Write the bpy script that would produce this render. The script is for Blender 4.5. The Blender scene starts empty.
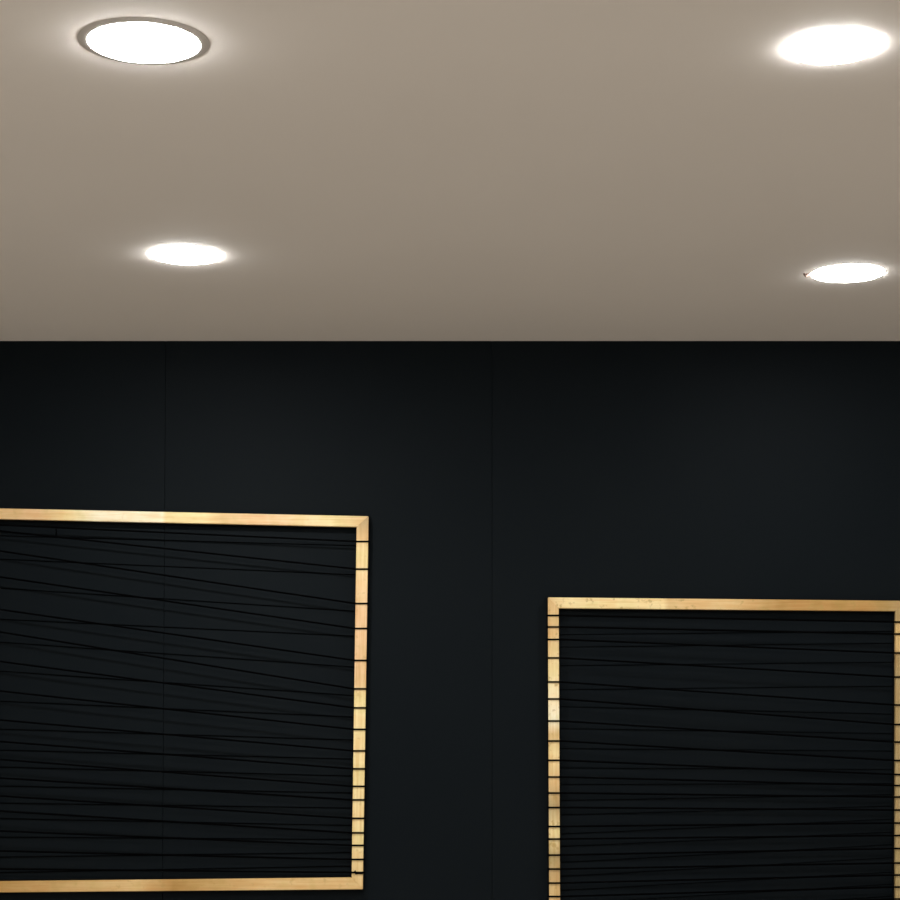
import bpy, bmesh, math, random
from mathutils import Vector
random.seed(7)
scene = bpy.context.scene
C = scene.collection

# ---------------------------------------------------------------- camera
F = 2000.0                                   # focal length in pixels (900 px frame)
PITCH = math.atan(330.0 / F)                 # horizon lies at pixel row 780
CAM_Z = 1.50
cam_d = bpy.data.cameras.new('camera')
cam_d.sensor_width = 36.0
cam_d.lens = F * 36.0 / 900.0
cam_d.clip_start = 0.02
cam = bpy.data.objects.new('camera', cam_d)
C.objects.link(cam)
cam.location = (0, 0, CAM_Z)
cam.rotation_euler = (math.pi / 2 + PITCH, 0, 0)
scene.camera = cam

# ---------------------------------------------------------------- world, exposure
w = bpy.data.worlds.new('world'); scene.world = w
w.use_nodes = True
w.node_tree.nodes['Background'].inputs[0].default_value = (0.5, 0.5, 0.5, 1)
w.node_tree.nodes['Background'].inputs[1].default_value = 0.0
scene.view_settings.view_transform = 'Standard'
scene.view_settings.look = 'None'
scene.view_settings.gamma = 1.0
scene.view_settings.exposure = 0.0
LAMP = 185.0                                 # radiance of a downlight diffuser
LAMP_COL = (1.0, 0.985, 0.95)

# ---------------------------------------------------------------- room numbers
CEIL_Z = 2.55
WALL_Y = (CEIL_Z - CAM_Z) / math.tan(PITCH + math.atan(109.0 / F))   # about 4.73 m away
X0, X1, Y0 = -2.9, 3.1, -2.6


def ray(px, py):
    a, b = (px - 450.0) / F, (450.0 - py) / F
    c, s = math.cos(PITCH), math.sin(PITCH)
    return Vector((a, c - b * s, s + b * c))


def on_wall(px, py, off=0.0):
    """point at distance off in front of the far wall"""
    d = ray(px, py)
    t = (WALL_Y - off) / d.y
    return Vector((d.x * t, WALL_Y - off, CAM_Z + d.z * t))


def on_ceiling(px, py):
    d = ray(px, py)
    t = (CEIL_Z - CAM_Z) / d.z
    return Vector((d.x * t, d.y * t, CEIL_Z))


# ---------------------------------------------------------------- materials
def new_mat(name):
    m = bpy.data.materials.new(name)
    m.use_nodes = True
    nt = m.node_tree
    return m, nt, nt.nodes['Principled BSDF']


def node(nt, kind, **kw):
    n = nt.nodes.new(kind)
    for k, v in kw.items():
        if k in n.inputs:
            n.inputs[k].default_value = v
        else:
            setattr(n, k, v)
    return n


def paint(name, c1, c2, rough, scale=3.0, bump=0.02, bscale=220.0, spec=0.5):
    m, nt, b = new_mat(name)
    tc = node(nt, 'ShaderNodeTexCoord')
    n1 = node(nt, 'ShaderNodeTexNoise', Scale=scale, Detail=3.0)
    nt.links.new(tc.outputs['Object'], n1.inputs['Vector'])
    r = node(nt, 'ShaderNodeValToRGB')
    r.color_ramp.elements[0].position = 0.35; r.color_ramp.elements[0].color = (*c1, 1)
    r.color_ramp.elements[1].position = 0.65; r.color_ramp.elements[1].color = (*c2, 1)
    nt.links.new(n1.outputs['Fac'], r.inputs['Fac'])
    nt.links.new(r.outputs['Color'], b.inputs['Base Color'])
    b.inputs['Roughness'].default_value = rough
    b.inputs['Specular IOR Level'].default_value = spec
    n2 = node(nt, 'ShaderNodeTexNoise', Scale=bscale, Detail=2.0)
    nt.links.new(tc.outputs['Object'], n2.inputs['Vector'])
    bp = node(nt, 'ShaderNodeBump', Strength=bump, Distance=0.002)
    nt.links.new(n2.outputs['Fac'], bp.inputs['Height'])
    nt.links.new(bp.outputs['Normal'], b.inputs['Normal'])
    return m


M_wall = paint('blue_black_paint', (0.0036, 0.0059, 0.0080), (0.0046, 0.0070, 0.0090), 0.6, 2.0, 0.03, 160, 0.05)
M_ceil = paint('ceiling_paint', (0.835, 0.80, 0.765), (0.855, 0.82, 0.785), 0.8, 1.2, 0.02, 120, 0.2)
M_side = paint('warm_wall_paint', (0.74, 0.70, 0.65), (0.77, 0.73, 0.68), 0.8, 1.5)
M_back = paint('pale_wall_paint', (0.78, 0.75, 0.70), (0.80, 0.77, 0.72), 0.8, 1.5)


def plank_mat():
    m, nt, b = new_mat('floor_planks')
    tc = node(nt, 'ShaderNodeTexCoord')
    br = node(nt, 'ShaderNodeTexBrick', Scale=1.0)
    br.inputs['Color1'].default_value = (0.70, 0.635, 0.56, 1)
    br.inputs['Color2'].default_value = (0.63, 0.57, 0.50, 1)
    br.inputs['Mortar'].default_value = (0.2, 0.15, 0.1, 1)
    br.inputs['Mortar Size'].default_value = 0.003
    br.inputs['Brick Width'].default_value = 1.3
    br.inputs['Row Height'].default_value = 0.14
    nt.links.new(tc.outputs['Object'], br.inputs['Vector'])
    nt.links.new(br.outputs['Color'], b.inputs['Base Color'])
    b.inputs['Roughness'].default_value = 0.5
    return m


M_floor = plank_mat()


def wood_mat(name, axis, length, stops, knots=0.6):
    """pale varnished pine, finger-jointed from lengths of different tone (far right stile dulled for weaker light): stops = (place 0..1, sRGB tone)
    counted from the left end of a rail or the top end of a stile; grain runs along axis"""
    m, nt, b = new_mat(name)
    tc = node(nt, 'ShaderNodeTexCoord')
    sx = node(nt, 'ShaderNodeSeparateXYZ')
    nt.links.new(tc.outputs['Generated'], sx.inputs[0])
    t_ = sx.outputs['X']
    if axis == 'Z':
        iv = node(nt, 'ShaderNodeMath', operation='SUBTRACT'); iv.inputs[0].default_value = 1.0
        nt.links.new(sx.outputs['Z'], iv.inputs[1]); t_ = iv.outputs[0]
    r = node(nt, 'ShaderNodeValToRGB')
    lin = lambda c: tuple((v / 255.0 / 12.92 if v < 11 else ((v / 255.0 + 0.055) / 1.055) ** 2.4) for v in c) + (1,)
    e = r.color_ramp.elements
    e[0].position = stops[0][0]; e[0].color = lin(stops[0][1])
    e[1].position = stops[-1][0]; e[1].color = lin(stops[-1][1])
    for p, c in stops[1:-1]:
        x = e.new(p); x.color = lin(c)
    nt.links.new(t_, r.inputs['Fac'])
    mp = node(nt, 'ShaderNodeMapping')
    mp.inputs['Scale'].default_value = (4, 14, 90) if axis == 'X' else (90, 14, 4)
    nt.links.new(tc.outputs['Object'], mp.inputs['Vector'])
    g = node(nt, 'ShaderNodeTexNoise', Scale=2.2, Detail=5.0, Roughness=0.6)
    nt.links.new(mp.outputs['Vector'], g.inputs['Vector'])
    rg = node(nt, 'ShaderNodeValToRGB')
    rg.color_ramp.elements[0].position = 0.3; rg.color_ramp.elements[0].color = (0.86, 0.76, 0.60, 1)
    rg.color_ramp.elements[1].position = 0.6; rg.color_ramp.elements[1].color = (1, 1, 1, 1)
    nt.links.new(g.outputs['Fac'], rg.inputs['Fac'])
    mx = node(nt, 'ShaderNodeMix', data_type='RGBA', blend_type='MULTIPLY'); mx.inputs[0].default_value = 1.0
    nt.links.new(r.outputs['Color'], mx.inputs[6]); nt.links.new(rg.outputs['Color'], mx.inputs[7])
    # tone drifting along the stick, towards pink and towards olive
    n2 = node(nt, 'ShaderNodeTexNoise', Scale=26.0, Detail=2.0)
    nt.links.new(tc.outputs['Object'], n2.inputs['Vector'])
    r2 = node(nt, 'ShaderNodeValToRGB')
    r2.color_ramp.elements[0].position = 0.32; r2.color_ramp.elements[0].color = (0.98, 0.86, 0.74, 1)
    r2.color_ramp.elements[1].position = 0.68; r2.color_ramp.elements[1].color = (0.84, 0.86, 0.66, 1)
    x = r2.color_ramp.elements.new(0.5); x.color = (1, 1, 1, 1)
    nt.links.new(n2.outputs['Fac'], r2.inputs['Fac'])
    m2 = node(nt, 'ShaderNodeMix', data_type='RGBA', blend_type='MULTIPLY'); m2.inputs[0].default_value = 0.5
    nt.links.new(mx.outputs[2], m2.inputs[6]); nt.links.new(r2.outputs['Color'], m2.inputs[7])
    # small knots and dark flecks
    n3 = node(nt, 'ShaderNodeTexNoise', Scale=70.0, Detail=3.0)
    nt.links.new(tc.outputs['Object'], n3.inputs['Vector'])
    r3 = node(nt, 'ShaderNodeValToRGB')
    r3.color_ramp.elements[0].position = 0.65 - 0.09 * knots; r3.color_ramp.elements[0].color = (0, 0, 0, 1)
    r3.color_ramp.elements[1].position = 0.75 - 0.09 * knots; r3.color_ramp.elements[1].color = (knots, knots, knots, 1)
    nt.links.new(n3.outputs['Fac'], r3.inputs['Fac'])
    mk = node(nt, 'ShaderNodeMix', data_type='RGBA')
    nt.links.new(r3.outputs['Color'], mk.inputs[0])
    nt.links.new(m2.outputs[2], mk.inputs[6]); mk.inputs[7].default_value = (0.42, 0.27, 0.07, 1)
    nt.links.new(mk.outputs[2], b.inputs['Base Color'])
    b.inputs['Roughness'].default_value = 0.42
    return m


PALE, YEL, TAN, PINK, GOLD, OLIVE = (255, 247, 218), (246, 226, 170), (226, 194, 138), (236, 199, 152), (188, 148, 86), (184, 162, 116)
M_L_top = wood_mat('pine_left_top', 'X', 1, [(0, TAN), (0.14, PINK), (0.22, YEL), (0.3, PALE), (0.465, PALE), (0.475, YEL), (0.58, YEL), (0.62, TAN), (0.76, PINK), (0.9, YEL), (1, TAN)], 0.15)
M_L_bot = wood_mat('pine_left_bottom', 'X', 1, [(0, GOLD), (0.4, TAN), (0.5, GOLD), (0.75, TAN), (1, TAN)], 0.35)
M_L_st = wood_mat('pine_left_stile', 'Z', 1, [(0, OLIVE), (0.06, TAN), (0.1, YEL), (0.25, PINK), (0.45, PINK), (0.5, YEL), (0.7, YEL), (0.9, YEL), (1, TAN)], 0.3)
M_R_top = wood_mat('pine_right_top', 'X', 1, [(0, TAN), (0.05, YEL), (0.17, YEL), (0.32, YEL), (0.335, TAN), (0.5, TAN), (0.65, GOLD), (0.9, GOLD), (1, OLIVE)], 0.6)
M_R_bot = wood_mat('pine_right_bottom', 'X', 1, [(0, GOLD), (0.5, TAN), (1, GOLD)], 0.4)
M_R_left = wood_mat('pine_right_left_stile', 'Z', 1, [(0, TAN), (0.1, TAN), (0.2, YEL), (0.33, PALE), (0.37, TAN), (0.42, YEL), (0.5, TAN), (0.56, OLIVE), (0.63, YEL), (0.7, OLIVE), (0.8, TAN), (1, GOLD)], 0.6)
M_R_right = wood_mat('pine_right_right_stile', 'Z', 1, [(0, OLIVE), (0.05, OLIVE), (0.07, TAN), (0.13, TAN), (0.15, OLIVE), (1, OLIVE)], 0.2)  # olive dulling puts the weaker light on this stile into its colour

M_cord, nt, b = new_mat('black_cord')
b.inputs['Base Color'].default_value = (0.0006, 0.0006, 0.0008, 1)
b.inputs['Roughness'].default_value = 0.9
b.inputs['Specular IOR Level'].default_value = 0.02
n = node(nt, 'ShaderNodeTexNoise', Scale=900.0)
bp = node(nt, 'ShaderNodeBump', Strength=0.2, Distance=0.0005)
nt.links.new(n.outputs['Fac'], bp.inputs['Height']); nt.links.new(bp.outputs['Normal'], b.inputs['Normal'])

M_black = paint('halo_black', (0.0018, 0.002, 0.0022), (0.0026, 0.0028, 0.003), 0.7, 20, spec=0.08)
M_trim = paint('grey_trim_enamel', (0.58, 0.56, 0.54), (0.62, 0.60, 0.58), 0.7, 8, spec=0.1)
M_clip = paint('brown_spring_steel', (0.10, 0.055, 0.04), (0.16, 0.09, 0.07), 0.45, 60)


def lamp_mat(name, k):
    m, nt, b = new_mat(name)
    b.inputs['Base Color'].default_value = (0.9, 0.9, 0.9, 1)
    b.inputs['Emission Color'].default_value = (*LAMP_COL, 1)
    b.inputs['Emission Strength'].default_value = LAMP * k
    return m


# ---------------------------------------------------------------- helpers
def obj(name, bm, mat, parent=None, smooth=False, loc=None):
    me = bpy.data.meshes.new(name)
    bmesh.ops.recalc_face_normals(bm, faces=bm.faces)
    if smooth:
        for f in bm.faces: f.smooth = True
    bm.to_mesh(me); bm.free()
    me.materials.append(mat)
    o = bpy.data.objects.new(name, me)
    C.objects.link(o)
    if parent: o.parent = parent
    if loc is not None: o.location = loc
    return o


def box_bm(a, b_):
    bm = bmesh.new()
    vs = [bm.verts.new((x, y, z)) for x in (a[0], b_[0]) for y in (a[1], b_[1]) for z in (a[2], b_[2])]
    for f in ((0, 1, 3, 2), (4, 6, 7, 5), (0, 4, 5, 1), (2, 3, 7, 6), (0, 2, 6, 4), (1, 5, 7, 3)):
        bm.faces.new([vs[i] for i in f])
    return bm


def struct(name, bm, mat):
    o = obj(name, bm, mat); o['kind'] = 'structure'
    return o


def lathe_bm(profile, n=72, cap_last=False):
    bm = bmesh.new()
    rings = []
    for r, z in profile:
        if r < 1e-6:
            rings.append([bm.verts.new((0, 0, z))] * n)
        else:
            rings.append([bm.verts.new((r * math.cos(2 * math.pi * i / n), r * math.sin(2 * math.pi * i / n), z)) for i in range(n)])
    for a, b_ in zip(rings, rings[1:]):
        for i in range(n):
            j = (i + 1) % n
            vs = []
            for v in (a[i], a[j], b_[j], b_[i]):
                if v not in vs: vs.append(v)
            if len(vs) > 2: bm.faces.new(vs)
    return bm


def tube_bm(pts, r, n=8):
    bm = bmesh.new()
    rings = []
    for i, p in enumerate(pts):
        d = (pts[min(i + 1, len(pts) - 1)] - pts[max(i - 1, 0)]).normalized()
        up = Vector((0, 0, 1)) if abs(d.z) < 0.9 else Vector((1, 0, 0))
        u = d.cross(up).normalized(); v = u.cross(d).normalized()
        rings.append([bm.verts.new(p + u * r * math.cos(2 * math.pi * k / n) + v * r * math.sin(2 * math.pi * k / n)) for k in range(n)])
    for a, b_ in zip(rings, rings[1:]):
        for k in range(n):
            bm.faces.new((a[k], a[(k + 1) % n], b_[(k + 1) % n], b_[k]))
    bm.faces.new(rings[0]); bm.faces.new(rings[-1][::-1])
    return bm


# ---------------------------------------------------------------- the room
T = 0.12
struct('floor', box_bm((X0 - T, Y0 - T, -T), (X1 + T, WALL_Y + T, 0)), M_floor)
struct('wall_left', box_bm((X0 - T, Y0, 0), (X0, WALL_Y, CEIL_Z)), M_side)
struct('wall_right', box_bm((X1, Y0, 0), (X1 + T, WALL_Y, CEIL_Z)), M_side)
struct('wall_back', box_bm((X0 - T, Y0 - T, 0), (X1 + T, Y0, CEIL_Z)), M_back)


# far wall: board panels that meet in fine vertical grooves
def wall_front():
    gx = [(on_wall(164.7, 520), on_wall(162.7, 860), 0.0010), (on_wall(492, 600), on_wall(492, 890), 0.0006)]
    def row(z):
        pr = [(X0 - T, 0.0)]
        for p, q, h in gx:
            x = p.x + (q.x - p.x) * (z - p.z) / (q.z - p.z)
            pr += [(x - h, 0.0), (x - h * 0.7, 0.004), (x + h * 0.7, 0.004), (x + h, 0.0)]
        return pr + [(X1 + T, 0.0)]
    bm = bmesh.new()
    lo = [bm.verts.new((x, WALL_Y + d, 0)) for x, d in row(0)]
    hi = [bm.verts.new((x, WALL_Y + d, CEIL_Z)) for x, d in row(CEIL_Z)]
    prof = lo
    for i in range(len(prof) - 1):
        bm.faces.new((lo[i], lo[i + 1], hi[i + 1], hi[i]))
    bl = [bm.verts.new((x, WALL_Y + T, z)) for x, z in ((X0 - T, 0), (X1 + T, 0), (X1 + T, CEIL_Z), (X0 - T, CEIL_Z))]
    bm.faces.new(bl)
    bm.faces.new((lo[0], hi[0], bl[3], bl[0])); bm.faces.new((lo[-1], bl[1], bl[2], hi[-1]))
    bm.faces.new(lo + [bl[1], bl[0]]); bm.faces.new(hi + [bl[2], bl[3]])
    return bm


struct('wall_front', wall_front(), M_wall)


struct('ceiling', box_bm((X0 - T, Y0 - T, CEIL_Z), (X1 + T, WALL_Y + T, CEIL_Z + T)), M_ceil)

# ---------------------------------------------------------------- downlights
def diffuser_bm(r, h):
    prof = [(r, 0.0), (r * 0.996, -0.22 * h), (r * 0.965, -0.44 * h), (r * 0.9, -0.62 * h), (r * 0.78, -0.78 * h),
            (r * 0.5, -0.93 * h), (r * 0.25, -0.985 * h), (0, -h)]
    return lathe_bm(prof, 96)


def downlight(loc, r, k, r_out, label, h=0.0050, lip=0.0006, mat=None, group='round white downlights in the ceiling'):
    t = bpy.data.objects.new('downlight', None); C.objects.link(t)
    t.location = loc
    t['label'] = label; t['category'] = 'ceiling light'; t['group'] = group
    obj('trim_ring', lathe_bm([(r + 0.0001, 0.0), (r + 0.0002, -lip), (r + 0.001, -lip), (r_out - 0.0008, -0.0007), (r_out, 0.0)], 96), mat or M_ring, t, smooth=True)
    obj('diffuser', diffuser_bm(r, h), lamp_mat('lit_diffuser', k), t, smooth=True)
    return t


M_ring = paint('white_ring_enamel', (0.80, 0.78, 0.75), (0.82, 0.80, 0.77), 0.6, 8)
downlight(on_ceiling(144, 41.5), 0.0808, 1.1, 0.0945, 'lit round downlight at the top left, grey trim ring showing at both sides', 0.0085, 0.0028, M_trim)
downlight(on_ceiling(833.5, 46.5), 0.0685, 1.2, 0.0700, 'large lit round downlight in the top right corner, no clip beside it')
downlight(on_ceiling(185.5, 255), 0.0695, 1.4, 0.0710, 'smaller lit round downlight over the left string frame, near the dark wall')
t = downlight(on_ceiling(848, 273), 0.0750, 0.66, 0.0765, 'smaller lit round downlight over the right frame, brown spring clip at its left')
clip = [Vector((-0.080, 0.001, -0.001)), Vector((-0.084, -0.002, -0.005)), Vector((-0.090, -0.005, -0.009)), Vector((-0.0925, -0.002, -0.003)), Vector((-0.086, 0.003, -0.0015))]
obj('spring_clip', tube_bm(clip, 0.0022), M_clip, t)
for y, row_ in ((1.45, 'nearest'), (0.1, 'second'), (-1.3, 'last')):
    for x, side in ((-0.5, 'left'), (0.65, 'right')):
        downlight(Vector((x, y, CEIL_Z)), 0.075, 1.0, 0.079, 'round downlight above and behind the camera, %s row, %s one' % (row_, side),
                  group='downlights over the rest of the room')

# ---------------------------------------------------------------- string frames
BACK, HALO, FRONT = 0.004, 0.010, 0.024      # distance of the frame's back, its black halo strip's face and its front from the wall
CR = 0.0020                                  # cord radius


def mitred(name, o0, o1, i1, i0, mat, parent, org, back=0.010, front=0.024):
    """a stick of the frame: outer edge o0-o1, inner edge i0-i1, as pixels, on the frame's front plane"""
    bm = bmesh.new()
    fr = [on_wall(*p, FRONT) - org for p in (o0, o1, i1, i0)]
    bk = [Vector((v.x, -back, v.z)) for v in fr]
    fr = [Vector((v.x, -front, v.z)) for v in fr]
    a = [bm.verts.new(v) for v in fr]; c = [bm.verts.new(v) for v in bk]
    bm.faces.new(a); bm.faces.new(c[::-1])
    for i in range(4):
        bm.faces.new((a[i], a[(i + 1) % 4], c[(i + 1) % 4], c[i]))
    bmesh.ops.recalc_face_normals(bm, faces=bm.faces)
    bmesh.ops.bevel(bm, geom=list(bm.edges), offset=0.0009, segments=2, affect='EDGES')
    return obj(name, bm, mat, parent)


def lerp(p, q, t): return (p[0] + (q[0] - p[0]) * t, p[1] + (q[1] - p[1]) * t)


def string_frame(outer, inner, fronts, backs, label, mats, back_r=0.0010):
    """outer / inner: TL TR BR BL pixel corners; fronts / backs: (y at left x, y at right x)"""
    org = on_wall((outer[3][0] + outer[2][0]) / 2, (outer[3][1] + outer[2][1]) / 2)
    org.y = WALL_Y
    root = bpy.data.objects.new('string_art_frame', None); C.objects.link(root)
    root.location = org
    root['label'] = label; root['category'] = 'wall art'; root['group'] = 'pine frames wound with black cord on the dark wall'
    TL, TR, BR, BL = outer; tl, tr, br, bl = inner
    mitred('top_rail', TL, TR, tr, tl, mats[0], root, org)
    mitred('bottom_rail', BR, BL, bl, br, mats[1], root, org)
    mitred('stile', TR, BR, br, tr, mats[2], root, org)
    mitred('stile', BL, TL, tl, bl, mats[3], root, org)
    # added black strip imitating the dark halo edging the pine, wider on every side
    e = 1.2
    O = [(TL[0] - e, TL[1] - 0.7), (TR[0] + e, TR[1] - 0.7), (BR[0] + e, BR[1] + e), (BL[0] - e, BL[1] + e)]
    I = [(tl[0] + e, tl[1] + e), (tr[0] - e, tr[1] + e), (br[0] - e, br[1] - e), (bl[0] + e, bl[1] - e)]
    bm = bmesh.new()
    P = lambda p, d: (lambda v: Vector((v.x, -d, v.z)))(on_wall(*p, FRONT) - org)
    L = [[bm.verts.new(P(p, d)) for p in q] for q, d in ((O, HALO - 0.0002), (I, HALO - 0.0002), (I, BACK), (O, BACK))]
    for r0, r1 in zip(L, L[1:] + L[:1]):
        for i in range(4):
            bm.faces.new((r0[i], r0[(i + 1) % 4], r1[(i + 1) % 4], r1[i]))
    obj('halo_strip', bm, M_black, root)
    wpt = lambda x, y: on_wall(x, y, FRONT) - org

    def edge_x(z, p, q):                     # x of the edge p-q at height z
        a, b_ = wpt(*p), wpt(*q)
        t_ = (z - a.z) / (b_.z - a.z)
        return a.x + (b_.x - a.x) * t_

    for (xl, yl, xr, yr) in fronts:          # front strand, laid over both stiles
        a, b_ = wpt(xl, yl), wpt(xr, yr)
        sl = (b_.z - a.z) / (b_.x - a.x)
        L = edge_x(a.z, TL, BL); R = edge_x(b_.z, TR, BR)
        li = edge_x(a.z, tl, bl); ri = edge_x(b_.z, tr, br)
        zL = a.z + sl * (li - a.x); zR = b_.z + sl * (ri - b_.x)
        yf = -FRONT - CR * 0.8
        pts = [Vector((L - CR * 0.8, -(FRONT + BACK) / 2, zL)), Vector((L - CR * 0.8, -FRONT + 0.001, zL)), Vector((L - CR * 0.2, -FRONT - CR * 0.5, zL)), Vector((L + CR, yf, zL)),
               Vector((li, yf, zL))]
        pts += [Vector((li + (ri - li) * k / 6, yf, zL + (zR - zL) * k / 6)) for k in range(1, 6)]
        pts += [Vector((ri, yf, zR)), Vector((R - CR, yf, zR)), Vector((R + CR * 0.2, -FRONT - CR * 0.5, zR)), Vector((R + CR * 0.8, -FRONT + 0.001, zR)),
                Vector((R + CR * 0.8, -(FRONT + BACK) / 2, zR))]
        obj('cord', tube_bm(pts, CR), M_cord, root, smooth=True)
    for (xl, yl, xr, yr) in backs:           # return strand behind the stiles
        wb = lambda x, y: on_wall(x, y, BACK) - org
        a, b_ = wb(xl, yl), wb(xr, yr)
        sl = (b_.z - a.z) / (b_.x - a.x)
        L = edge_x(a.z, TL, BL); R = edge_x(b_.z, TR, BR)
        yb = -0.0014
        zL = a.z + sl * (L - a.x); zR = b_.z + sl * (R - b_.x)
        pts = [Vector((L - CR * 0.8, -(FRONT + BACK) / 2, zL + 0.004)), Vector((L - CR * 0.8, -BACK - 0.001, zL)), Vector((L + CR, yb, zL))]
        pts += [Vector((L + (R - L) * k / 6, yb, zL + (zR - zL) * k / 6)) for k in range(1, 6)]
        pts += [Vector((R - CR, yb, zR)), Vector((R + CR * 0.8, -BACK - 0.001, zR)), Vector((R + CR * 0.8, -(FRONT + BACK) / 2, zR + 0.004))]
        obj('cord', tube_bm(pts, back_r), M_cord, root, smooth=True)
    return root, org


fl = [(525, 541.5), (531, 569), (551, 603.5), (577, 628.5), (609.5, 660.5), (632, 689), (661.5, 708), (691, 729.5),
      (720, 751), (741.5, 769), (759.5, 786.5), (778, 800), (796, 818.5), (811, 833), (831, 845.5), (851, 859.5), (869, 872.5)]
bl_ = [(535.5, 545.5), (559, 574.5), (588, 611), (619, 636), (642, 667), (671, 695.5), (701, 717), (729, 740),
       (750, 759), (767, 776), (786, 793), (803, 808), (818.5, 825.5), (837, 839.5), (857, 852.5), (872.5, 866)]
root, org = string_frame([(-17, 508), (368.5, 516.2), (362.7, 889.3), (-17, 892.6)],
             [(-6, 518.8), (356.6, 526.8), (351.6, 877.5), (-6, 881.3)],
             [(0, a, 355, c) for a, c in fl], [(0, a, 355, c) for a, c in bl_],
             'pine frame on the left, hung higher, wound with black cords sloping down rightwards', [M_L_top, M_L_bot, M_L_st, M_L_st])
tick = [on_wall(56, 528, FRONT) - org, on_wall(56.3, 531, FRONT - 0.001) - org, on_wall(56, 535, FRONT) - org]
obj('cord_end', tube_bm(tick, CR * 0.8), M_cord, root, smooth=True)

knot = [on_wall(x, y, FRONT + 0.001) - org for x, y in ((354.5, 871), (356, 873.5), (359, 873), (362.8, 873.2))]
obj('cord_knot', tube_bm(knot, 0.0026), M_cord, root, smooth=True)

fr = [(615.5, 622), (627, 634), (639.5, 653), (658, 677), (682, 705), (699, 724.5), (721, 742), (741, 760.5), (760.3, 774.5),
      (777, 785.5), (793, 797), (807.5, 810), (826.5, 823), (839, 835.5), (855, 848.5), (869, 863), (883, 875), (896.5, 887),
      (910, 899), (924, 912), (938, 927), (952, 943)]
br_ = [(fr[i][0] + 7.5, fr[i - 1][1] + 9) for i in range(1, len(fr))]
string_frame([(548, 597.3), (907.5, 600.8), (907, 975), (549.6, 975)],
             [(558.8, 608.2), (895.6, 611.2), (895.4, 964), (560.4, 964)],
             [(560, a, 895, c) for a, c in fr], [(560, a, 895, c) for a, c in br_],
             'pine frame on the right, hung lower, cut off at the bottom, wound with black cords', [M_R_top, M_R_bot, M_R_right, M_R_left], 0.0007)
